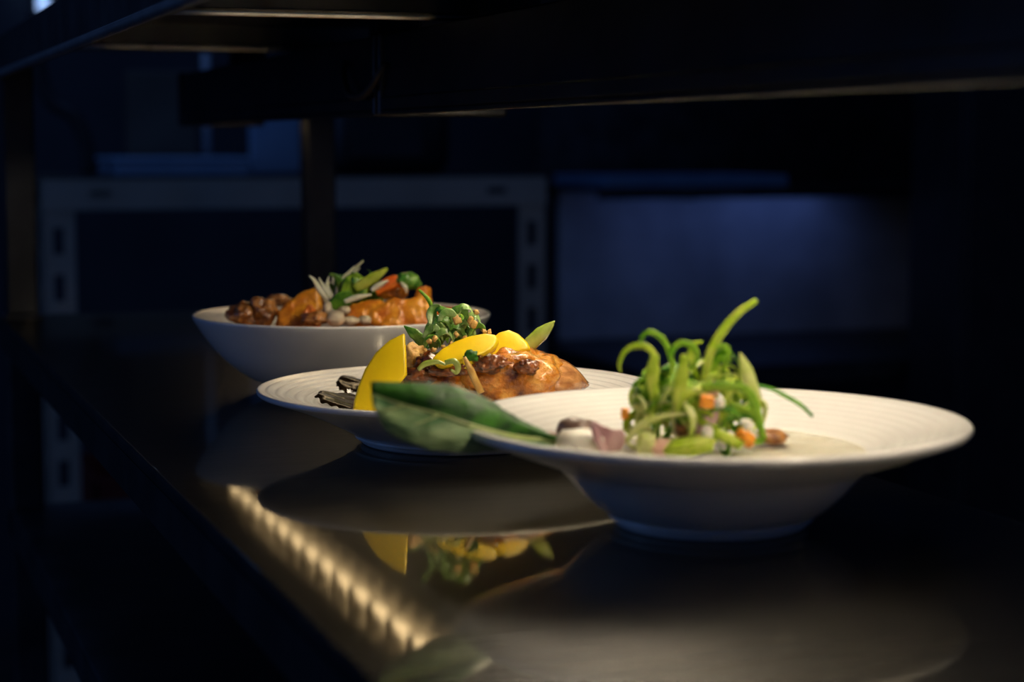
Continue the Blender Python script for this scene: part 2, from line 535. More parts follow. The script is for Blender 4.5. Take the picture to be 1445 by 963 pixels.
for x in (CX0 + .024, CX1 - .03):
    for y in (0.03, 2.265):
        p = obj('post', box(x - .018, x + .018, y - .018, y + .018, CTOP + .004, SZ + .036, .003), M['housing'], osf, False)
        obj('foot_plate', box(x - .022, x + .022, y - .022, y + .022, CTOP, CTOP + .004, .001), M['dark_steel'], osf, False)

# ------------------------------------------------------------------ strip heat lamps
LX0, LX1, LZ0, LZ1 = 0.42, 0.52, CTOP + .2226, CTOP + .286
TX, TZ = 0.474, CTOP + .2335
SEG = None
def heat_lamp(y0, y1, label, n, element):
    global SEG
    LZ0 = CTOP + .2226
    t = empty('strip_heat_lamp', (0.47, (y0 + y1) / 2, LZ0), label, 'heat lamp')
    hs = join(box(LX0, LX0 + .002, y0, y1, LZ0 + .014, LZ1, .0008), box(LX1 - .002, LX1, y0, y1, LZ0 + .014, LZ1, .0008),
              box(LX0, LX1, y0, y1, LZ1 - .002, LZ1, .0008))
    obj('housing', hs, M['housing'], t, False)
    for x, s, zb in ((LX0, -1, CTOP + .2226), (LX1, 1, CTOP + .2296)):
        obj('lower_rail', join(box(min(x, x + s * .003), max(x, x + s * .003), y0, y1, zb + .004, LZ0 + .014, .001),
                               box(min(x - s * .008, x + s * .003), max(x - s * .008, x + s * .003), y0, y1, zb, zb + .004, .0012)), M['housing'], t, False)
    for y in (y0, y1):
        obj('end_cap', box(LX0 - .004, LX1 + .004, y - .004, y + .004, LZ0 - .001, LZ1 + .002, .0025), M['housing'], t, False)
    # folded reflector with cross corrugations
    vs, fs = [], []
    m = int((y1 - y0 - .02) / .006)
    for i in range(m + 1):
        y = y0 + .01 + (y1 - y0 - .02) * i / m
        w = .0012 * math.sin(y * 2 * math.pi / .055)
        for j in range(9):
            u = j / 8
            x = LX0 + .006 + (LX1 - LX0 - .012) * u
            z = LZ0 + .012 + .036 * math.sin(math.pi * u) ** .7 + w
            vs.append(Vector((x, y, z)))
    for i in range(m):
        for j in range(8):
            fs.append([i * 9 + j, i * 9 + j + 1, (i + 1) * 9 + j + 1, (i + 1) * 9 + j])
    obj('reflector', (vs, fs), M['reflector'], t)
    # quartz element: glowing coils between dark supports
    ya0, ya1 = (.64 if element == 'element' else y0 + .02), y1 - (.14 if element == 'element' else .01)
    step = (ya1 - ya0) / n
    for i in range(n):
        ya = ya0 + step * (i + .5)
        if SEG is None:
            SEG = step
        c = sweep([(TX, ya - step * .36, TZ), (TX, ya, TZ), (TX, ya + step * .36, TZ)], .010, .010, 3, (.75, 1, .75), 8)
        obj('glowing_coil', c, M[element], t)
        obj('coil_support', box(TX - .006, TX + .006, ya + step * .44, ya + step * .56, TZ - .004, TZ + .022, .001), M['quartz'], t, False)
    for y in (y0 + .12, y1 - .16):
        obj('hanger', join(box(LX0 + .03, LX1 - .03, y - .012, y + .012, LZ1, SZ + .036, .001),
                           box(LX0 + .02, LX1 - .02, y - .018, y + .018, LZ1, LZ1 + .004, .001)), M['housing'], t, False)
    return t
heat_lamp(0.55, 1.478, 'nearer dark strip heat lamp hanging over the front two dishes', 13, 'element')
heat_lamp(1.494, 2.39, 'farther dark strip heat lamp hanging beyond the end of the nearer one', 13, 'element_low')
cb = sweep([(.417, 1.46, LZ0 + .040), (.411, 1.475, LZ0 + .024), (.409, 1.50, LZ0 + .016), (.409, 1.54, LZ0 + .018), (.412, 1.57, LZ0 + .034), (.417, 1.58, LZ0 + .046)], .006, .006, 6, (1, 1, 1), 8)
tag(obj('power_cable', cb, M['rubber']), 'short dark cable looping between the ends of the two heat lamps', 'cable')

# ------------------------------------------------------------------ rack behind
RY = 3.40
rx0, rx1 = 0.353, 1.286
rk = empty('storage_rack', ((rx0 + rx1) / 2, RY + .22, 0), 'grey boltless storage rack with slotted uprights behind the counter', 'rack')
UW = 0.055
def upright(x, y, dirx):
    # a slotted face built as strips around real holes, plus the angle's return flange
    parts = []
    zt = 1.04
    xs0, xs1 = x + .017, x + .036
    parts.append(box(x, xs0, y, y + .0025, 0.0, zt))
    parts.append(box(xs1, x + UW, y, y + .0025, 0.0, zt))
    z = zt
    pitch, hole = 0.082, 0.047
    z = zt - 0.085
    parts.append(box(xs0, xs1, y, y + .0025, z, zt))
    while z > 0.1:
        parts.append(box(xs0, xs1, y, y + .0025, z - pitch, z - hole))
        z -= pitch
    parts.append(box(xs0, xs1, y, y + .0025, 0, z))
    xf = x if dirx < 0 else x + UW - .0025
    parts.append(box(xf, xf + .0025, y, y + .04 * (1 if y < 3.6 else -1), 0, zt) if y < 3.6 else box(xf, xf + .0025, y - .04, y, 0, zt))
    return join(*parts)
for x, s in ((rx0, -1), (rx1 - UW, 1)):
    for y in (RY, RY + .43):
        obj('upright', upright(x, y, s), M['rack_paint'], rk, False)
def beam(z, y):
    parts = []
    a, b = rx0 + .001, rx1 - .001
    yy = y - .004
    cuts = [(a + .080, a + .118), (b - .118, b - .080)]
    zl, zh = z - .055, z
    x = a
    for c0, c1 in cuts:
        parts.append(box(x, c0, yy, yy + .003, zl, zh))
        parts.append(box(c0, c1, yy, yy + .003, zl, zl + .022))
        parts.append(box(c0, c1, yy, yy + .003, zl + .034, zh))
        x = c1
    parts.append(box(x, b, yy, yy + .003, zl, zh))
    parts.append(box(a, b, yy, yy + .03, zh - .002, zh))
    return join(*parts)
for z in (1.04, 0.36):
    for y in (RY, RY + .434):
        obj('beam', beam(z, y), M['rack_paint'], rk, False)
    obj('shelf_board', box(rx0 + .004, rx1 - .004, RY + .005, RY + .42, z - .006, z + .002, .001), M['dark_steel'], rk, False)
for x in (rx0 + .026, rx1 - .026):
    obj('bolt', lathe([(0, .004), (.006, .004), (.0075, 0), (0, 0)], (0, 0, 0), 12), M['dark_steel'], rk)
    b = rk.children[-1]
    for v in b.data.vertices:
        w = v.co + Vector(rk.location)
        v.co = Vector((x + w.x, RY - .004 - w.z, 1.012 + w.y)) - Vector(rk.location)

def pbox(px0, px1, py0, py1, d, depth, bev=.004):
    """axis-aligned box whose front face covers the given pixels at depth d"""
    a, b = pt(px0, py1, d), pt(px1, py0, d)
    return a, b, depth, bev
def boxpx(px0, px1, py0, py1, y, depth, bev=.004):
    def onY(px, py):
        p = pt(px, py, 1.0) - EYE
        return EYE + p * (y / p.y)
    a, b = onY(px0, py1), onY(px1, py0)
    return box(a.x, b.x, y, y + depth, a.z, b.z, bev)

zr = 1.042
def on_rack(px0, px1, py0, y, depth, bev=.004, z0=zr):
    v, f = boxpx(px0, px1, py0, 248, y, depth, bev)
    zt = max(q.z for q in v); zb = min(q.z for q in v)
    for q in v:
        q.z = z0 + (q.z - zb) * (zt - z0) / (zt - zb)
    return v, f
tr = empty('storage_tub', (0.6, 3.6, zr), 'low pale blue tub with a lid on top of the rack', 'tub')
v, f = on_rack(165, 352, 228, 3.50, .24)
tr.location = sum(v, Vector()) / len(v); tr.location.z = zr
obj('body', (v, f), M['blue_plastic'], tr, False)
zt = max(q.z for q in v)
xs = [q.x for q in v]
obj('lid', box(min(xs) - .006, max(xs) + .006, 3.494, 3.746, zt, zt + .008, .003), M['blue_plastic'], tr, False)
tag(obj('sheet_panel', on_rack(356, 424, 120, 3.70, .03), M['blue_plastic'], smooth=False), 'blue upright board standing on the rack beside the tub', 'board')
tag(obj('brown_carton', on_rack(184, 276, 100, 3.76, .06), M['brown_box'], smooth=False), 'tall brown carton standing on the rack behind the blue tub', 'box')
pa = boxpx(286, 295, 130, 248, 3.775, .01)
def cyl(x, y, z0, z1, r, n=14):
    return lathe([(0, z1), (r, z1), (r, z0), (0, z0)], (x, y, z0 * 0), n)
px = sum(q.x for q in pa[0]) / len(pa[0])
tag(obj('thin_pole', cyl(px, 3.765, zr, 1.30, .008), M['pale_box']), 'thin pale pole standing on the rack behind the tub', 'pole')
ap = empty('countertop_oven', (0.9, 3.6, zr), 'black oven with a rounded side on the rack, right of the post', 'oven')
v, f = on_rack(470, 640, 120, 3.46, .34, .03)
ap.location = sum(v, Vector()) / len(v); ap.location.z = zr
obj('body', (v, f), M['black'], ap)
xs = [q.x for q in v]; zs = [q.z for q in v]
obj('door', box(min(xs) + .03, max(xs) - .06, 3.452, 3.462, min(zs) + .03, max(zs) - .03, .004), M['black'], ap, False)
obj('handle', sweep([(min(xs) + .05, 3.44, max(zs) - .05), ((min(xs) + max(xs)) / 2, 3.435, max(zs) - .05), (max(xs) - .08, 3.44, max(zs) - .05)], .01, .01, 4, (1, 1, 1)), M['dark_steel'], ap)
hz = [(52, 60), (58, 110), (75, 145), (105, 165), (122, 205), (126, 246)]
tag(obj('rubber_hose', sweep(pix(hz, 3.52), .028, .028, 6, (1, 1, 1), 10), M['rubber']), 'black hose curving down to the left end of the rack', 'hose')
cr = empty('plastic_crate', (0.5, 3.6, 0.362), 'dark red plastic crate on the low shelf of the rack', 'crate')
cw = [0.44, 0.72, 3.47, 3.75, 0.362, 0.50]
obj('crate_body', join(box(cw[0], cw[1], cw[2], cw[2] + .008, cw[4], cw[5], .002), box(cw[0], cw[1], cw[3] - .008, cw[3], cw[4], cw[5], .002),
                       box(cw[0], cw[0] + .008, cw[2], cw[3], cw[4], cw[5], .002), box(cw[1] - .008, cw[1], cw[2], cw[3], cw[4], cw[5], .002),
                       box(cw[0], cw[1], cw[2], cw[3], cw[4], cw[4] + .006, .002)), M['red_crate'], cr, False)
obj('rim', join(box(cw[0] - .006, cw[1] + .006, cw[2] - .006, cw[2] + .004, cw[5] - .014, cw[5], .002),
                box(cw[0] - .006, cw[1] + .006, cw[3] - .004, cw[3] + .006, cw[5] - .014, cw[5], .002)), M['red_crate'], cr, False)

# ------------------------------------------------------------------ steel bench along the back, right
bn = empty('steel_workbench', (2.5, 3.6, 0), 'dark steel workbench with a tall splashback right of the rack', 'workbench')
BX0, BX1 = 1.47, 4.2
obj('bench_top', box(BX0 - .06, BX1, 3.25, 3.83, .640, .680, .004), M['dark_steel'], bn, False)
obj('splashback', box(BX0, BX1, 3.80, 3.82, .680, 1.0, .003), M['panel'], bn, False)
for x in (BX0, 2.8, BX1 - .06):
    for y in (3.30, 3.76):
        obj('leg', box(x, x + .04, y, y + .04, 0, .64, .004), M['dark_steel'], bn, False)
tc_ = empty('added_fade_block', (2.5, 3.35, 0), 'added tall dark cabinet shape darkening the right end of the splashback', 'cabinet')  # made-up dark block, gives the splashback its fade into shade
obj('fade_carcass', box(1.98, 3.0, 3.06, 3.24, 0, 1.6, .004), M['black'], tc_, False)
for x in (1.985, 2.495):
    d = obj('door', box(x, x + .5, 3.045, 3.06, .08, 1.58, .003), M['black'], tc_, False)
    sub('handle', box(x + .455, x + .467, 3.03, 3.045, .75, .95, .003), M['dark_steel'], tc_, d, False)
wl = empty('wall_lamp', pt(66, 0, 4.2), 'small bright lamp far back above the left end of the shelf', 'lamp')
a_, b_ = pt(58, 12, 4.2), pt(74, -40, 4.2)
obj('diffuser', box(a_.x, b_.x, 4.36, 4.39, a_.z, b_.z, .004), glow('cool_lamp_glow', (.35, .55, 1.0), 1.2), wl, False)
obj('lamp_back', box(a_.x - .01, b_.x + .01, 4.385, 4.40, a_.z - .01, b_.z + .01, .003), M['dark_steel'], wl, False)
ws = empty('steel_shelf', (2.5, 3.7, 1.0), 'long steel wall shelf above the splashback of the workbench', 'shelf')
obj('shelf_board', box(BX0 - .03, BX1, 3.52, 3.86, 1.005, 1.010, .001), M['steel'], ws, False)
obj('front_edge', box(BX0 - .03, BX1, 3.515, 3.52, .990, 1.012, .001), M['dark_steel'], ws, False)
obj('back_panel', box(BX0 - .03, BX1, 3.86, 3.88, .99, 1.45, .003), M['dark_steel'], ws, False)
for x in (BX0 + .2, 2.7, 4.0):
    obj('bracket', join(box(x, x + .004, 3.56, 3.86, .985, 1.005), box(x, x + .004, 3.82, 3.86, .90 + .08, 1.005)), M['dark_steel'], ws, False)
ft = empty('shelf_sheen_tray', (1.75, 3.6, 1.0125), 'flat blue tray shape standing in for the sheen on the steel shelf', 'tray')  # made-up tray in place of the blue sheen along the shelf
obj('sheen_base', box(1.47, 1.86, 3.53, 3.82, 1.0125, 1.018, .002), M['tray'], ft, False)
obj('sheen_rim', join(box(1.465, 1.865, 3.524, 3.532, 1.0125, 1.036, .002), box(1.465, 1.865, 3.82, 3.828, 1.0125, 1.036, .002),
                     box(1.465, 1.473, 3.53, 3.82, 1.0125, 1.036, .002), box(1.857, 1.865, 3.53, 3.82, 1.0125, 1.036, .002)), M['tray'], ft, False)
ul = empty('added_shelf_lamp', (1.93, 3.6, .99), 'added unseen slim lamp under the wall shelf for the splashback glow', 'lamp')  # added lamp, unseen behind the shelf edge, for the blue glow
obj('lamp_body', box(1.70, 2.16, 3.57, 3.63, .989, 1.005, .002), M['dark_steel'], ul, False)

# ------------------------------------------------------------------ dishes
ZA, ZB, ZC = 1.0, 1.28, 1.547     # horizontal depths of the front, middle and back dish
def centre(px, d):
    p = pt(px, 600, d); return Vector((p.x, p.y, CTOP))
CA, CB, CC = centre(1004, ZA), centre(647, ZB), centre(484.5, ZC)

def ridged(a, b, n, amp, steps=8):
    """profile from a to b with n round ridges"""
    out = []
    N = n * steps
    for i in range(N + 1):
        u = i / N
        r = a[0] + (b[0] - a[0]) * u
        h = a[1] + (b[1] - a[1]) * u
        out.append((r, h + amp * (0.5 - 0.5 * math.cos(2 * math.pi * n * u))))
    return out

def smooth_prof(pts, per=5):
    return [(v.x, v.y) for v in catmull([Vector((r, h, 0)) for r, h in pts], per)]

# front pasta bowl
def dish(name, c, label, inner, edge, outer, foot):
    t = empty(name, c, label, 'bowl' if 'bowl' in name else 'plate', 'white ringed dishes on the pass counter')
    obj('dish_body', lathe(inner + edge + outer, c, 128), M['ceramic'], t)
    obj('foot_ring', lathe(foot, c, 96), M['ceramic'], t)
    return t
inA = smooth_prof([(0, .026), (.04, .026), (.060, .028), (.074, .035), (.082, .0405)], 5)[:-1] + ridged((.082, .0405), (.128, .0555), 8, .00022)
edA = smooth_prof([(.1305, .0563), (.1335, .0560), (.1348, .0540), (.1338, .0520), (.131, .0508)], 4)
outA = smooth_prof([(.128, .0495), (.11, .0425), (.094, .0365), (.084, .0325), (.078, .0275), (.070, .0185), (.060, .0095), (.053, .0055), (.050, .0042), (0, .0042)], 5)
footA = [(.0515, .006), (.0515, .0015), (.050, 0), (.047, 0), (.046, .0015), (.046, .006)]
dish('pasta_bowl', CA, 'wide rimmed white bowl nearest the camera, filled with pale soup and scallions', inA, edA, outA, footA)
# middle ringed plate
inB = smooth_prof([(0, .0165), (.03, .0165), (.050, .017), (.060, .0185)], 5)[:-1] + ridged((.060, .0185), (.130, .0365), 11, .0011)
edB = smooth_prof([(.132, .0378), (.1343, .0376), (.1352, .0360), (.1342, .0342), (.131, .0330)], 4)
outB = smooth_prof([(.128, .0318), (.115, .0275), (.100, .0215), (.085, .0145), (.074, .0085), (.068, .0052), (.064, .0042), (0, .0042)], 5)
footB = [(.066, .0055), (.066, .0015), (.064, 0), (.061, 0), (.060, .0015), (.060, .0055)]
dish('dinner_plate', CB, 'middle white plate with ringed rim carrying glazed meat and yellow slices', inB, edB, outB, footB)
# back bowl
inC = smooth_prof([(0, .010), (.045, .011), (.07, .019)], 5)[:-1] + ridged((.07, .019), (.095, .039), 4, .0005) [:-1] + ridged((.095, .039), (.1165, .0618), 4, .0005)
edC = smooth_prof([(.1178, .0632), (.1195, .0634), (.1203, .0622), (.1198, .0605)], 4)
outC = smooth_prof([(.1185, .0580), (.109, .0440), (.095, .0275), (.078, .0145), (.062, .0070), (.053, .0045), (0, .0042)], 5)
footC = [(.055, .006), (.055, .0015), (.053, 0), (.050, 0), (.049, .0015), (.049, .006)]
dish('serving_bowl', CC, 'deep white bowl farthest back, heaped with orange pumpkin chunks and greens', inC, edC, outC, footC)

ORD = ['first', 'second', 'third', 'fourth', 'fifth', 'sixth', 'seventh', 'eighth', 'ninth', 'tenth', 'eleventh', 'twelfth', 'thirteenth', 'fourteenth', 'fifteenth']
def name_by_place(objs, what, where, rows=('top', 'upper', 'middle', 'lower')):
    """alike pieces of one heap: labelled by their level in the heap and their order from the left"""
    n = len(rows)
    objs = sorted(objs, key=lambda o: -o.location.z)
    for k, r in enumerate(rows):
        part = objs[k * len(objs) // n:(k + 1) * len(objs) // n]
        part.sort(key=lambda o: (o.location - EYE).dot(RIGHT) / (o.location - EYE).dot(HEAD))
        for i, o in enumerate(part):
            o['label'] = '%s %s from left, %s part of %s' % (ORD[i], what, r, where)

# ------------------------------------------------------------------ FRONT BOWL: soup, vegetables, scallions, leaf
def disc(c, r, h, thick, seed, amp):
    prof_n = 10
    vs, fs = [], []
    seg = 72
    vs.append(Vector((c.x, c.y, c.z + h)))
    for i in range(1, prof_n + 1):
        for k in range(seg):
            a = 2 * math.pi * k / seg
            rr = r * i / prof_n
            p = Vector((math.cos(a) * rr, math.sin(a) * rr, 0))
            z = h + amp * noise.noise(p * 60 + Vector((seed, 0, 0))) * (1 if i < prof_n else 0)
            if i == prof_n: z -= thick * .3
            vs.append(Vector((c.x + p.x, c.y + p.y, c.z + z)))
    for k in range(seg):
        fs.append([0, 1 + k, 1 + (k + 1) % seg])
        for i in range(prof_n - 1):
            a, b = 1 + i * seg, 1 + (i + 1) * seg
            fs.append([a + k, b + k, b + (k + 1) % seg, a + (k + 1) % seg])
    return vs, fs
tag(obj('soup', disc(CA, .0805, .0408, .003, 1, .0012), M['broth']), 'pale creamy soup pooled in the front bowl', 'soup')

def lump(name, m, px, py, d, w, h, dep, label, cat, group=None, seed=0, **k):
    """w, h in pixels at depth d, dep in metres"""
    s = d / F
    return tag(obj(name, blob(pt(px, py, d), (w * s / 2, dep / 2, h * s / 2), seed, **k), M[m]), label, cat, group)

lump('daikon_chunk', 'white_veg', 822, 626, .985, 74, 40, .028, 'pale white daikon chunk at the left edge of the front soup', 'vegetable', seed=2, square=.35, amp=.12)
lump('mushroom_slice', 'mushroom', 814, 606, 1.02, 62, 34, .018, 'dark brown mushroom slice behind the white daikon in front bowl', 'vegetable', seed=3, amp=.25)
lump('mushroom_slice', 'mushroom', 775, 612, 1.02, 44, 9, .012, 'thin dark mushroom sliver lying beside the leaf stalk', 'vegetable', seed=5, amp=.25)
def petal(name, m, L, d, label, cat, group=None, lean=.3, th=.003, bev=.001):
    return tag(obj(name, slab(L, d, th, lean, bev=bev), M[m]), label, cat, group)
petal('shallot_petal', 'purple', [(836, 592), (850, 600), (866, 606), (880, 606), (884, 622), (876, 636), (856, 638), (846, 622)], .975, 'purple shallot petal with a pointed tip right of the daikon', 'vegetable')
petal('shallot_petal', 'purple', [(832, 594), (842, 604), (852, 622), (858, 638), (848, 640), (838, 622)], .968, 'narrow dark purple shallot petal leaning on the daikon chunk', 'vegetable')
petal('shallot_petal', 'purple', [(1008, 560), (1018, 562), (1014, 592), (1000, 612), (982, 618), (980, 600), (994, 576)], .968, 'tall pinkish purple shallot petal below the orange carrot cube', 'vegetable')
lump('pork_piece', 'pink', 930, 632, .965, 52, 26, .02, 'small pink pork piece at the near edge of the front soup', 'meat', seed=8, square=.3)
lump('pork_piece', 'pink', 1000, 560, .985, 26, 52, .014, 'pale pink pork strip standing upright among the scallions', 'meat', seed=9, square=.3, rot=(0, .15, 0))
lump('pork_piece', 'stew_meat', 966, 600, .99, 36, 40, .02, 'brown pork piece buried under the scallion heap', 'meat', seed=10, square=.3)
lump('pork_piece', 'stew_meat', 1088, 616, 1.0, 44, 20, .02, 'brown pork scrap at the right foot of the scallion heap', 'meat', seed=12, square=.3)
lump('carrot_cube', 'carrot', 997, 567, .962, 21, 20, .007, 'bright orange carrot cube halfway up the scallion heap', 'carrot', seed=11, square=.7, amp=.08)
lump('carrot_cube', 'carrot', 1052, 618, .972, 30, 20, .009, 'orange carrot piece at the right base of the scallion heap', 'carrot', seed=13, square=.5, amp=.15, rot=(0, .6, 0))
lump('carrot_cube', 'carrot', 882, 584, .985, 12, 17, .006, 'small red orange carrot bit at the left side of the heap', 'carrot', seed=14, square=.5, amp=.15)
lump('celery_chunk', 'lime', 972, 630, .958, 74, 26, .016, 'lime green celery chunk at the near edge of the soup', 'vegetable', seed=15, square=.4, rot=(0, -.2, 0))
lump('celery_chunk', 'pale', 912, 628, .962, 28, 36, .012, 'pale yellow green celery stub standing beside the pink pork', 'vegetable', seed=16, square=.55)
lump('celery_chunk', 'lime', 1024, 618, .966, 54, 16, .010, 'lime green celery strip under the carrot at the heap foot', 'vegetable', seed=17, square=.4, rot=(0, .45, 0))
lump('onion_piece', 'white_veg', 1016, 569, .958, 14, 14, .006, 'tiny white onion piece beside the orange carrot cube', 'vegetable', seed=18, square=.4)
lump('onion_piece', 'white_veg', 1054, 600, .962, 14, 16, .006, 'tiny white onion piece on the right slope of the scallions', 'vegetable', seed=19, square=.4)
lump('onion_piece', 'white_veg', 998, 612, .957, 16, 22, .006, 'small white onion piece above the lime celery chunk', 'vegetable', seed=20, square=.4)

def strand(name, m, P, d, w, label, cat, group=None, t=.0008, taper=(.7, 1, .35), twist=0.6, up=None):
    return tag(obj(name, sweep(pix(P, d), w, t, 6, taper, 8, twist, up), M[m]), label, cat, group)
V = HEAD * -1
GS = 'scallion curls on the front bowl'
strand('scallion_curl', 'lime', [(1002, 585), (996, 545), (1000, 505), (1018, 470), (1042, 442), (1068, 424)], .985, .0050, 'tall lime scallion blade rising highest from the front heap', 'scallion', GS, t=.0012, taper=(1, 1, .6), twist=0, up=V)
strand('scallion_curl', 'lime', [(930, 600), (924, 560), (926, 520), (918, 494), (900, 488), (882, 496), (874, 514), (876, 526)], .985, .0036, 'scallion curl hooking down at the far left of the heap', 'scallion', GS, up=V, twist=.3)
strand('scallion_curl', 'green', [(962, 560), (952, 524), (944, 496), (934, 478), (918, 469), (906, 476), (908, 488), (922, 492)], .992, .0034, 'scallion curl looping over at the top left of the heap', 'scallion', GS, up=V, twist=.3)
strand('scallion_curl', 'green', [(950, 560), (948, 520), (948, 496), (962, 484), (980, 492), (983, 508), (972, 522), (958, 520)], .982, .0034, 'scallion curl forming a round ring left of the tall blade', 'scallion', GS, up=V, twist=.3)
strand('scallion_curl', 'lime', [(985, 540), (975, 500), (980, 486), (992, 482)], .99, .0036, 'short scallion curl standing just behind the round ring', 'scallion', GS, up=V, twist=.3)
strand('scallion_curl', 'green', [(1006, 545), (1000, 510), (1010, 492), (1024, 490), (1028, 502), (1021, 522), (1020, 540)], .985, .0033, 'scallion curl arching just right of the tall blade', 'scallion', GS, up=V, twist=.3)
strand('scallion_curl', 'green', [(1000, 535), (1012, 512), (1026, 506), (1034, 510)], .992, .003, 'thin scallion wisp pointing right under the arching curl', 'scallion', GS, up=V)
strand('scallion_curl', 'deep', [(1030, 556), (1058, 545), (1085, 548), (1110, 560), (1130, 572), (1147, 588)], .985, .0048, 'dark scallion blade drooping away to the right over the rim', 'scallion', GS, taper=(.6, 1, .5), up=UP, twist=.8)
strand('scallion_curl', 'pale', [(1066, 565), (1058, 540), (1050, 516), (1044, 498)], .982, .0075, 'pale pointed scallion spike at the right of the heap', 'scallion', GS, t=.002, taper=(1, 1, .1), up=V, twist=0)
strand('scallion_curl', 'green', [(1040, 540), (1060, 560), (1070, 590), (1078, 622)], .968, .0046, 'broad scallion strip falling down the right front of the heap', 'scallion', GS, taper=(.7, 1.1, .6), up=V, twist=.2)
strand('scallion_curl', 'lime', [(966, 500), (962, 530), (958, 560), (956, 590)], .968, .0062, 'broad lime scallion strip down the middle of the heap', 'scallion', GS, taper=(.6, 1.1, .6), up=V, twist=.2)
strand('scallion_curl', 'lime', [(924, 500), (920, 530), (922, 560)], .972, .0056, 'broad lime scallion strip down the left of the heap', 'scallion', GS, taper=(.8, 1.1, .6), up=V, twist=.2)
strand('scallion_curl', 'green', [(990, 548), (1020, 545), (1050, 548)], .968, .0048, 'green scallion strip lying across the heap above the carrot', 'scallion', GS, taper=(.8, 1.1, .6), up=V, twist=.2)
strand('scallion_curl', 'pale', [(884, 622), (905, 600), (935, 588), (975, 584)], .966, .0042, 'pale scallion strip lying across the left base of the heap', 'scallion', GS, up=V, twist=.3)

def wander(start, direction, length, curl, inside, step=.004, rng=random):
    p, d = Vector(start), Vector(direction).normalized()
    axis = Vector((rng.gauss(0, 1), rng.gauss(0, 1), rng.gauss(0, .4))).normalized()
    P = [p.copy()]
    n = int(length / step)
    for i in range(n):
        d = Quaternion(axis, curl * step) @ d
        axis = (axis + Vector((rng.gauss(0, .12), rng.gauss(0, .12), rng.gauss(0, .12)))).normalized()
        q = inside(p + d * step)
        if q is not None:
            d = (d + q * .6).normalized()
        p = p + d * step
        P.append(p.copy())
    return P

rng = random.Random(21)
hc = pt(982, 622, .995); hc.z = CTOP + .043
def inside_front(p):
    e = p - hc
    a, b = e.dot(RIGHT) / .037, e.dot(HEAD) / .034
    z = e.z / .047
    k = a * a + b * b + z * z
    if e.z < .001: return UP
    return -e.normalized() if k > 1 else None
heap = {}
SHADE = {'lime': 'lime green', 'green': 'mid green', 'deep': 'dark green', 'pale': 'pale yellow green'}
for i in range(96):
    a = rng.uniform(0, 2 * math.pi)
    r = .034 * math.sqrt(rng.random())
    s = hc + RIGHT * r * math.cos(a) + HEAD * r * math.sin(a) + UP * rng.uniform(.002, .034)
    d = UP * rng.uniform(.2, 1.2) + RIGHT * rng.gauss(0, .7) + HEAD * rng.gauss(0, .7)
    P = wander(s, d, rng.uniform(.03, .065), rng.uniform(30, 110), inside_front, rng=rng)
    m = ['lime', 'green', 'lime', 'deep', 'green', 'pale'][i % 6]
    heap.setdefault(m, []).append(tag(obj('scallion_curl', sweep(P, rng.uniform(.0026, .0052), .0007, 3, (.6, 1, .4), 6, rng.uniform(-2, 2)), M[m]),
        'thin %s scallion curl tangled in the heap on the front soup' % SHADE[m], 'scallion', 'tangled %s scallion curls' % SHADE[m]))
for m, L in heap.items():
    name_by_place(L, SHADE[m] + ' scallion curl', 'front tangle')

# the long green leaf over the rim of the front bowl
lf = empty('green_leaf', pt(690, 612, .945), 'long dark green leaf lying over the left rim of the front bowl', 'leaf')
D = .945
def row(L): return [pt(a, b, D + c) for a, b, c in L]
up_edge = [(523, 541, .012), (560, 539, .014), (610, 541, .020), (655, 549, .024), (690, 565, .030), (730, 590, .040), (765, 608, .045), (790, 619, .045)]
mid = [(524, 556, .004), (570, 572, .004), (620, 586, .006), (668, 602, .012), (705, 612, .022), (735, 618, .034), (766, 622, .043), (791, 623, .045)]
low = [(530, 582, -.006), (548, 612, -.008), (590, 630, -.006), (630, 638, .000), (672, 638, .006), (712, 634, .020), (758, 629, .038), (791, 627, .044)]
mi = [(a, b - 3, c + .001) for a, b, c in mid]
u2 = [((a[0] + b[0]) / 2, (a[1] + b[1]) / 2 - 3, (a[2] + b[2]) / 2 - .004) for a, b in zip(up_edge, mid)]
l2 = [((a[0] + b[0]) / 2, (a[1] + b[1]) / 2 + 3, (a[2] + b[2]) / 2 - .004) for a, b in zip(low, mid)]
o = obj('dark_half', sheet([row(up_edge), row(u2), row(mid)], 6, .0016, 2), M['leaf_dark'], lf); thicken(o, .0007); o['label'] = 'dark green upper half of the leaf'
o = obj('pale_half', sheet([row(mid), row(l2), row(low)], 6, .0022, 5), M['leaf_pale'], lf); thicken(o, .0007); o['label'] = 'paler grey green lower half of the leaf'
obj('midrib', sweep(row([(a, b, c - .001) for a, b, c in mid])[::-1], .0032, .002, 5, (1.2, .8, .25), 8), M['rib'], lf)
for k in range(1, 6):
    a = row(mid)[k]; b = row(low)[max(0, k - 1)]
    obj('vein', sweep([a - HEAD * .001, a.lerp(b, .5) - HEAD * .0035, a.lerp(b, .92) - HEAD * .0012], .0012, .0008, 4, (1, .8, .3), 6), M['rib'], lf)

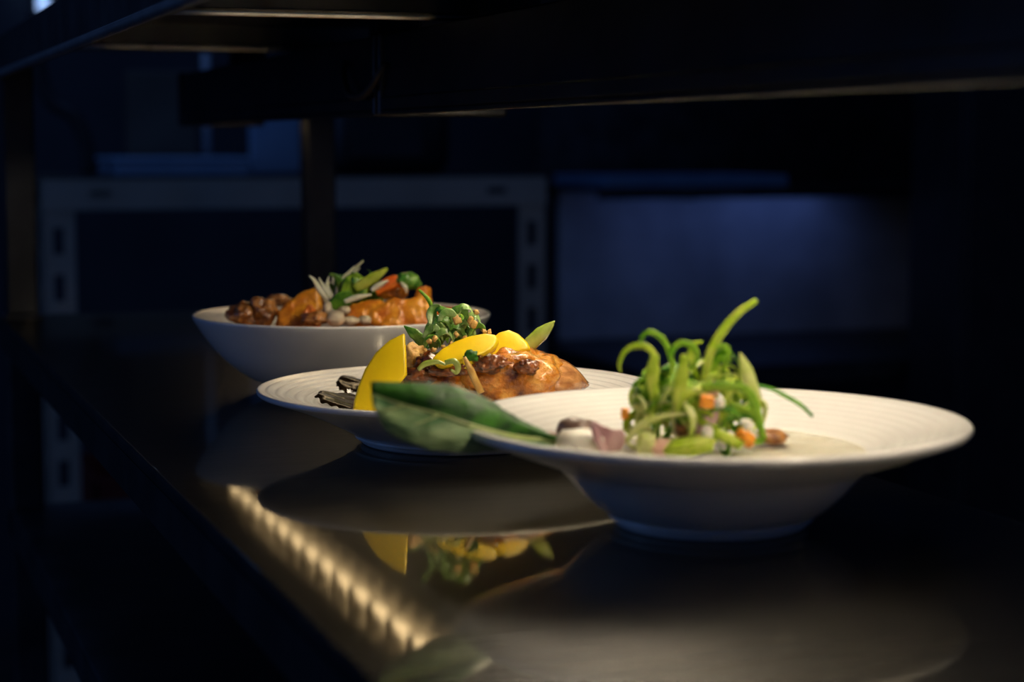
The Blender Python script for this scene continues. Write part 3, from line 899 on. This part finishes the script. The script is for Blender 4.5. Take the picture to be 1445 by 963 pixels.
# ------------------------------------------------------------------ MIDDLE PLATE
def meat(name, m, px, py, d, w, h, dep, label, **k):
    return lump(name, m, px, py, d, w, h, dep, label, 'meat', 'glazed meat on the middle plate', **k)
meat('meat_chunk', 'meat', 628, 545, 1.285, 150, 92, .062, 'glazed brown meat chunk at the left under the yellow slices', seed=31, amp=.20, sub_=5, fine=.022, freq=1.5, square=.25)
meat('meat_chunk', 'meat', 722, 536, 1.275, 150, 96, .066, 'largest glazed meat chunk, shiny orange brown, in the plate centre', seed=36, amp=.17, sub_=5, fine=.022, freq=1.6, square=.25)
meat('meat_chunk', 'meat_end', 782, 538, 1.280, 104, 64, .052, 'sliced meat end with a pointed tip at the right of the plate', seed=33, amp=.14, sub_=4, fine=.03, point=.80, square=.15, rot=(0, .10, 0))
lump('meat_scrap', 'meat_dark', 744, 518, 1.243, 32, 22, .010, 'dark red caramelised scrap on the right of the large chunk', 'meat', seed=41, amp=.35, sub_=4, fine=.08)
lump('meat_scrap', 'meat_dark', 690, 513, 1.243, 50, 26, .014, 'dark glossy scrap beside the ginger sliver', 'meat', seed=42, amp=.4, sub_=4, fine=.1)
lump('meat_scrap', 'meat_dark', 606, 511, 1.256, 40, 28, .016, 'dark crusty scrap above the left meat chunk', 'meat', seed=43, amp=.4, sub_=4, fine=.1)
lump('meat_scrap', 'meat_dark', 590, 532, 1.250, 52, 24, .014, 'dark glossy scrap right beside the standing yellow slice', 'meat', seed=44, amp=.4, sub_=4, fine=.1)
lump('meat_scrap', 'meat_dark', 634, 523, 1.243, 56, 18, .012, 'dark herb flecked scrap under the pepper rings', 'meat', seed=45, amp=.4, sub_=4, fine=.1)
lump('crackling_piece', 'crumb', 582, 505, 1.262, 34, 40, .016, 'golden fried crackling piece right of the standing yellow slice', 'crackling', seed=46, amp=.4, sub_=4, fine=.1)

GR = 'yellow radish slices'
ys = slab([(571, 469), (573, 500), (574, 528), (560, 545), (548, 568), (540, 592), (496, 592), (499, 566), (505, 545), (515, 520), (530, 497), (549, 480)], 1.205, .0055, .35)
tag(obj('radish_slice', ys, M['radish']), 'yellow pickled radish wedge standing upright at the plate left', 'radish', GR)
ys = slab([(609, 505), (622, 492), (640, 481), (662, 473), (684, 469), (699, 471), (705, 478), (699, 489), (683, 499), (660, 506), (636, 514), (620, 516)], 1.236, .0065, .9, bev=.0022)
tag(obj('radish_slice', ys, M['radish']), 'left of two yellow radish slices lying on top of the meat', 'radish', GR)
ys = slab([(612, 512), (640, 508), (668, 502), (676, 512), (660, 521), (645, 524), (625, 518)], 1.240, .0060, .3, bev=.0022)
tag(obj('radish_slice', ys, M['radish']), 'yellow radish slice mostly hidden beneath the left top slice', 'radish', GR)
ys = slab([(680, 500), (692, 478), (704, 468), (718, 464), (732, 470), (744, 481), (750, 492), (736, 495), (718, 500), (700, 503)], 1.256, .0065, .7, bev=.0022)
tag(obj('radish_slice', ys, M['radish']), 'right of two yellow radish slices lying on top of the meat', 'radish', GR)
strand('okra_tip', 'okra', [(735, 497), (748, 486), (762, 473), (775, 461), (783, 453)], 1.285, .0100, 'green pepper tip pointing up behind the right yellow slice', 'vegetable', t=.006, taper=(1, 1, .08), up=V, twist=0)
strand('ginger_sliver', 'ginger', [(655, 504), (664, 522), (671, 538), (679, 555)], 1.225, .0048, 'golden ginger sliver leaning down the front of the meat', 'ginger', t=.004, taper=(.5, 1, 1), up=V, twist=0)
strand('pepper_ring', 'okra', [(590, 522), (600, 514), (616, 511), (630, 515)], 1.236, .0042, 'curved green pepper strip on the dark scrap left of ginger', 'pepper', t=.003, up=V)
strand('pepper_ring', 'okra', [(628, 512), (640, 510), (646, 517), (644, 526), (636, 522)], 1.231, .0045, 'green pepper ring curled just left of the ginger sliver', 'pepper', t=.003, up=V)
lump('pepper_piece', 'leaf_dark', 664, 503, 1.234, 20, 14, .008, 'dark green pepper piece at the top of the ginger sliver', 'pepper', seed=47, amp=.6, square=.3)
# small salad heap with peanuts
tag(obj('herb_stem', sweep(pix([(591, 409), (602, 420), (609, 433), (610, 455), (608, 474)], 1.30), .0030, .0026, 6, (.6, 1, 1), 8), M['green']), 'thin green stem arching up left of the salad tangle', 'herb')
rng = random.Random(5)
heap = {}
WET = {'wakame': 'wet dark green', 'wakame_pale': 'wet pale green', 'green': 'bright mid green'}
wc = pt(640, 484, 1.292)
def inside_mid(p):
    e = p - wc
    k = (e.dot(RIGHT) / .0235) ** 2 + (e.dot(HEAD) / .02) ** 2 + (e.z / .0235) ** 2
    if e.z < -.002: return UP
    return -e.normalized() if k > 1 else None
for i in range(46):
    a = rng.uniform(0, 2 * math.pi)
    r = .019 * math.sqrt(rng.random())
    s = wc + RIGHT * r * math.cos(a) + HEAD * r * math.sin(a) + UP * rng.uniform(0, .021)
    d = UP * rng.uniform(-.2, 1) + RIGHT * rng.gauss(0, .8) + HEAD * rng.gauss(0, .8)
    P = wander(s, d, rng.uniform(.018, .04), rng.uniform(60, 150), inside_mid, .0025, rng)
    m = rng.choice(['wakame', 'wakame', 'wakame_pale', 'green'])
    heap.setdefault(m, []).append(tag(obj('salad_ribbon', sweep(P, rng.uniform(.004, .0075), .0007, 3, (.5, 1, .4), 6, rng.uniform(-2, 2)), M[m]),
        '%s salad ribbon in the tangle on the middle plate' % WET[m], 'salad', '%s salad ribbons on the middle plate' % WET[m]))
for m, L in heap.items():
    name_by_place(L, WET[m] + ' ribbon', 'the middle salad')
strand('salad_ribbon', 'wakame', [(598, 490), (590, 476), (580, 468), (570, 460)], 1.285, .0075, 'pointed green salad leaf sticking out left of the tangle', 'salad', taper=(1, 1, .1), up=V, twist=0)
for i, (x, y, mm, lab) in enumerate([
        (612, 470, 'wakame_pale', 'broad pale salad fold at the far left of the middle tangle'),
        (622, 456, 'wakame', 'broad dark salad fold at the upper left of the middle tangle'),
        (634, 448, 'wakame_pale', 'broad pale salad fold at the top left of the middle tangle'),
        (646, 443, 'wakame', 'broad dark salad fold at the top middle of the middle tangle'),
        (658, 440, 'wakame_pale', 'broad pale salad fold at the top right of the middle tangle'),
        (668, 452, 'wakame_pale', 'broad pale salad fold at the upper right of the middle tangle'),
        (676, 468, 'wakame', 'broad dark salad fold at the far right of the middle tangle'),
        (656, 462, 'wakame_pale', 'broad pale salad fold at the right of centre of the middle tangle'),
        (642, 466, 'wakame', 'broad dark salad fold at the centre of the middle tangle'),
        (628, 474, 'wakame_pale', 'broad pale salad fold at the lower left of the middle tangle'),
        (612, 486, 'wakame', 'broad dark salad fold at the bottom left of the middle tangle'),
        (650, 478, 'wakame_pale', 'broad pale salad fold at the lower right of the middle tangle'),
        ]):
    sx = rng.choice((-1, 1))
    q = [(x - sx * 15, y + rng.uniform(6, 14)), (x - sx * 9, y - rng.uniform(0, 5)), (x, y - rng.uniform(5, 9)), (x + sx * 8, y - 1), (x + sx * rng.uniform(8, 15), y + rng.uniform(8, 15))]
    strand('salad_ribbon', mm, [(u, min(w, 492)) for u, w in q], 1.266 + rng.uniform(0, .008), rng.uniform(.0042, .0062), lab, 'salad', taper=(.4, 1, .15), up=V + UP * rng.uniform(0, .9), twist=rng.uniform(-1.6, 1.6))
heap = []
for i, (x, y) in enumerate([(645, 452), (660, 446), (668, 458), (664, 452), (606, 482), (614, 478), (644, 472), (656, 477), (626, 490), (600, 496), (612, 494), (683, 468), (690, 469), (637, 486), (672, 441), (655, 441)]):
    w = 11 if i in (0, 2, 3) else 7
    heap.append(lump('peanut_crumb', 'crumb', x, y, 1.262 if y > 450 else 1.272, w, w * rng.uniform(.6, 1.2), .003, 'toasted peanut crumb scattered over the green salad tangle', 'nut', 'peanut crumbs on the salad tangle', seed=60 + i, amp=.5, sub_=2, square=.8, freq=2.5, rot=(rng.uniform(0, 3), rng.uniform(0, 3), 0)))
name_by_place(heap, 'peanut crumb', 'the middle salad', ('upper', 'lower'))

# dark sauce on the plate at left
def surf_B(x, y):
    r = math.hypot(x - CB.x, y - CB.y)
    if r < .060: return CTOP + .0175
    return CTOP + .0185 + (.0365 - .0185) * (r - .060) / .070
def puddle(px, py, d, rx, ry, seed, th=.0022):
    c = pt(px, py, d)
    vs, fs = [], []
    seg, rings = 48, 7
    for i in range(rings + 1):
        for k in range(seg):
            a = 2 * math.pi * k / seg
            j = 1 + .35 * noise.noise(Vector((math.cos(a) * 1.6, math.sin(a) * 1.6, seed)))
            u = i / rings
            p = RIGHT * (rx * u * j * math.cos(a)) + HEAD * (ry * u * j * math.sin(a))
            x, y = c.x + p.x, c.y + p.y
            n = noise.noise(Vector((x * 95, y * 95, seed)))
            vs.append(Vector((x, y, surf_B(x, y) + .0014 + th * (1 - u ** 5) * (.75 + .5 * n) - (.0015 if i == rings else 0))))
    for i in range(rings):
        for k in range(seg):
            fs.append([i * seg + k, i * seg + (k + 1) % seg, (i + 1) * seg + (k + 1) % seg, (i + 1) * seg + k])
    return vs, fs
tag(obj('sauce_puddle', puddle(486, 568, 1.295, .021, .026, 3), M['sauce']), 'dark glossy sauce puddle left of the standing yellow wedge', 'sauce')
tag(obj('sauce_puddle', puddle(497, 556, 1.345, .014, .018, 8), M['sauce']), 'smaller dark sauce patch behind the larger puddle', 'sauce')
tag(obj('gravy', puddle(680, 580, 1.30, .070, .045, 12, .0012), M['sauce']), 'thin dark gravy spread under the glazed meat', 'sauce')

# ------------------------------------------------------------------ BACK BOWL
tag(obj('curry', disc(CC, .105, .0485, .003, 4, .002), M['curry']), 'orange brown curry filling the back bowl', 'curry')
Z = ZC
GB = 'chunks in the back bowl'
def bk(name, m, px, py, dd, w, h, dep, label, cat='vegetable', **k):
    return lump(name, m, px, py, Z + dd, w, h, dep, label, cat, GB, **k)
bk('stewed_meat', 'stew_meat', 345, 444, -.03, 44, 34, .03, 'brown stewed meat lump at the far left of the back bowl', 'meat', seed=71, amp=.35, sub_=4, fine=.08)
bk('stewed_meat', 'stew_meat', 372, 440, -.03, 40, 42, .03, 'brown stewed meat lump beside the left pumpkin wedge', 'meat', seed=72, amp=.35, sub_=4, fine=.08)
bk('stewed_meat', 'stew_meat', 444, 450, -.06, 40, 20, .02, 'brown stewed meat lump at the near rim, under the left wedge', 'meat', seed=73, amp=.35, sub_=4, fine=.08)
bk('stewed_meat', 'stew_meat', 392, 424, .01, 36, 16, .02, 'pale brown meat scrap behind the left pumpkin wedge', 'meat', seed=74, amp=.35, sub_=4, fine=.08)
tag(obj('pumpkin_wedge', rslab([(388, 462), (390, 438), (404, 424), (424, 411), (444, 403), (454, 407), (454, 428), (448, 446), (440, 462)], Z - .045, .016, .5, bev=.005), M['pumpkin']), 'left orange pumpkin wedge slanting up in the back bowl', 'vegetable', GB)
tag(obj('pumpkin_wedge', rslab([(424, 452), (432, 426), (438, 428), (452, 446), (450, 460), (428, 460)], Z - .062, .010, .3, bev=.003), M['pumpkin_red']), 'small deep orange pumpkin piece in front of the left wedge', 'vegetable', GB)
tag(obj('pumpkin_wedge', rslab([(484, 436), (496, 426), (516, 421), (536, 420), (548, 430), (546, 448), (530, 458), (504, 456), (488, 448)], Z - .050, .022, .5, bev=.005), M['pumpkin']), 'orange pumpkin chunk at the middle right of the back bowl', 'vegetable', GB)
tag(obj('pumpkin_wedge', rslab([(518, 446), (536, 428), (556, 420), (578, 420), (600, 414), (608, 420), (608, 458), (574, 462), (540, 461), (522, 456)], Z - .060, .030, .35, bev=.006), M['pumpkin']), 'largest orange pumpkin chunk at the right of the back bowl', 'vegetable', GB)
tag(obj('pumpkin_wedge', rslab([(584, 420), (590, 406), (600, 401), (608, 404), (608, 430), (606, 450), (590, 450)], Z - .028, .022, .2, bev=.004), M['pumpkin']), 'orange pumpkin chunk standing at the right end of the heap', 'vegetable', GB)
bk('pumpkin_wedge', 'pumpkin_red', 626, 440, .0, 40, 16, .02, 'deep orange pumpkin bit near the right wall of the bowl', seed=79, square=.3, amp=.2)
bk('pumpkin_wedge', 'pumpkin', 552, 412, .0, 50, 24, .03, 'orange pumpkin chunk lying under the red pepper strip', seed=80, square=.3, amp=.2)
for i, (x, y, w, h) in enumerate([(474, 450, 26, 24), (494, 453, 26, 14), (516, 452, 22, 14), (462, 436, 14, 22), (486, 438, 18, 14)]):
    bk('white_bean', 'cream', x, y, -.062 + .004 * i, w, h, .014, ['round cream bean at the near rim below the greens', 'flat cream bean right of the round one', 'cream bean below the middle pumpkin chunk', 'narrow cream bean under the left of the greens', 'cream bean just below the green leaves'][i], 'bean', seed=85 + i, amp=.15)
for i, (L, w, lab) in enumerate([
        ([(462, 425), (452, 410), (444, 396), (436, 389)], 0.0045, 'longest white cabbage shaving pointing up left in the back bowl'),
        ([(466, 422), (456, 404), (450, 392)], 0.0035, 'narrow white shaving just right of the left pointing one'),
        ([(468, 420), (462, 405), (464, 390)], 0.0045, 'white cabbage shaving standing upright left of the greens'),
        ([(476, 418), (482, 400), (496, 384), (513, 368)], 0.0065, 'tallest white cabbage shaving reaching up from the back bowl'),
        ([(478, 412), (490, 396), (500, 386), (508, 378)], 0.0045, 'white shaving lying just below the tallest one'),
        ([(484, 402), (488, 390), (500, 376)], 0.004, 'thin white shaving just above left of the tallest one'),
        ([(480, 410), (472, 398), (470, 388)], 0.0045, 'white cabbage shaving tucked among the green leaves'),
        ([(472, 426), (466, 412), (458, 400)], 0.004, 'crossing white shaving over the left group of shavings'),
        ([(464, 434), (458, 424), (456, 414)], 0.004, 'small white shaving beside the left pumpkin wedge'),
        ([(456, 408), (468, 400), (482, 398)], 0.004, 'white shaving lying flat across the left group'),
        ([(462, 440), (470, 428), (474, 418)], 0.0045, 'low white shaving at the front of the green tuft')]):
    strand('cabbage_shaving', 'shaving', L, Z - .030 + .0025 * i, w, lab, 'vegetable', 'cabbage shavings in the back bowl', t=.0012, taper=(.7, 1, .5), up=V, twist=1.2)
rng = random.Random(9)
lc = pt(496, 432, Z - .02)
def inside_back(p):
    e = p - lc
    k = (e.dot(RIGHT) / .024) ** 2 + (e.dot(HEAD) / .024) ** 2 + (e.z / .027) ** 2
    if e.z < -.002: return UP
    return -e.normalized() if k > 1 else None
heap = {}
TUFT = {'wakame': 'dark glossy', 'green': 'bright green', 'deep': 'dark matte'}
for i in range(22):
    mm = rng.choice(['wakame', 'green', 'deep', 'wakame'])
    a = rng.uniform(0, 2 * math.pi)
    r = .018 * math.sqrt(rng.random())
    s = lc + RIGHT * r * math.cos(a) + HEAD * r * math.sin(a) + UP * rng.uniform(0, .012)
    P = wander(s, UP * rng.uniform(.2, 1) + RIGHT * rng.gauss(0, .6) + HEAD * rng.gauss(0, .6), rng.uniform(.02, .035), rng.uniform(20, 90), inside_back, .004, rng)
    heap.setdefault(mm, []).append(tag(obj('salad_leaf', sweep(P, rng.uniform(.007, .012), .0009, 3, (.4, 1, .2), 6, rng.uniform(-1.5, 1.5)), M[mm]),
        'small green salad leaf in the tuft on the back bowl', 'salad', 'salad leaves in the back bowl'))
for mm, L in heap.items():
    name_by_place(L, TUFT[mm] + ' leaf', 'the back salad', ('upper', 'lower'))
strand('salad_leaf', 'lime', [(500, 408), (518, 398), (534, 388), (547, 379)], Z - .03, .0085, 'lime green blade pointing up right from the back bowl', 'salad', taper=(.8, 1, .25), up=V, twist=0, t=.002)
strand('salad_leaf', 'green', [(488, 420), (496, 400), (506, 386)], Z - .028, .014, 'broad bright salad leaf right of the white shavings', 'salad', taper=(.8, 1, .3), up=V, twist=.3)
strand('salad_leaf', 'deep', [(470, 436), (484, 424), (496, 414)], Z - .04, .015, 'dark salad leaf at the front of the back bowl tuft', 'salad', taper=(.8, 1, .4), up=V, twist=.3)
strand('pepper_strip', 'tomato', [(530, 412), (546, 402), (560, 397), (572, 402)], Z - .03, .011, 'red pepper strip lying on the pumpkin in the back bowl', 'pepper', t=.004, taper=(.7, 1, .6), up=V, twist=0)
strand('onion_sliver', 'shaving', [(524, 410), (536, 402), (548, 396)], Z - .034, .005, 'pale onion sliver beside the red pepper strip', 'vegetable', t=.003, up=V)
strand('onion_sliver', 'shaving', [(566, 398), (572, 406), (574, 414)], Z - .034, .004, 'pale onion sliver right of the red pepper strip', 'vegetable', t=.003, up=V)
strand('onion_sliver', 'shaving', [(486, 426), (504, 420), (524, 416)], Z - .05, .005, 'pale onion sliver along the top of middle pumpkin chunk', 'vegetable', t=.003, up=V)
lump('pea_leaf', 'wakame', 577, 396, Z - .03, 36, 25, .012, 'round bright green leaf at the top right of the back bowl', 'leaf', seed=97, amp=.22, rot=(0, .25, 0), sub_=4)
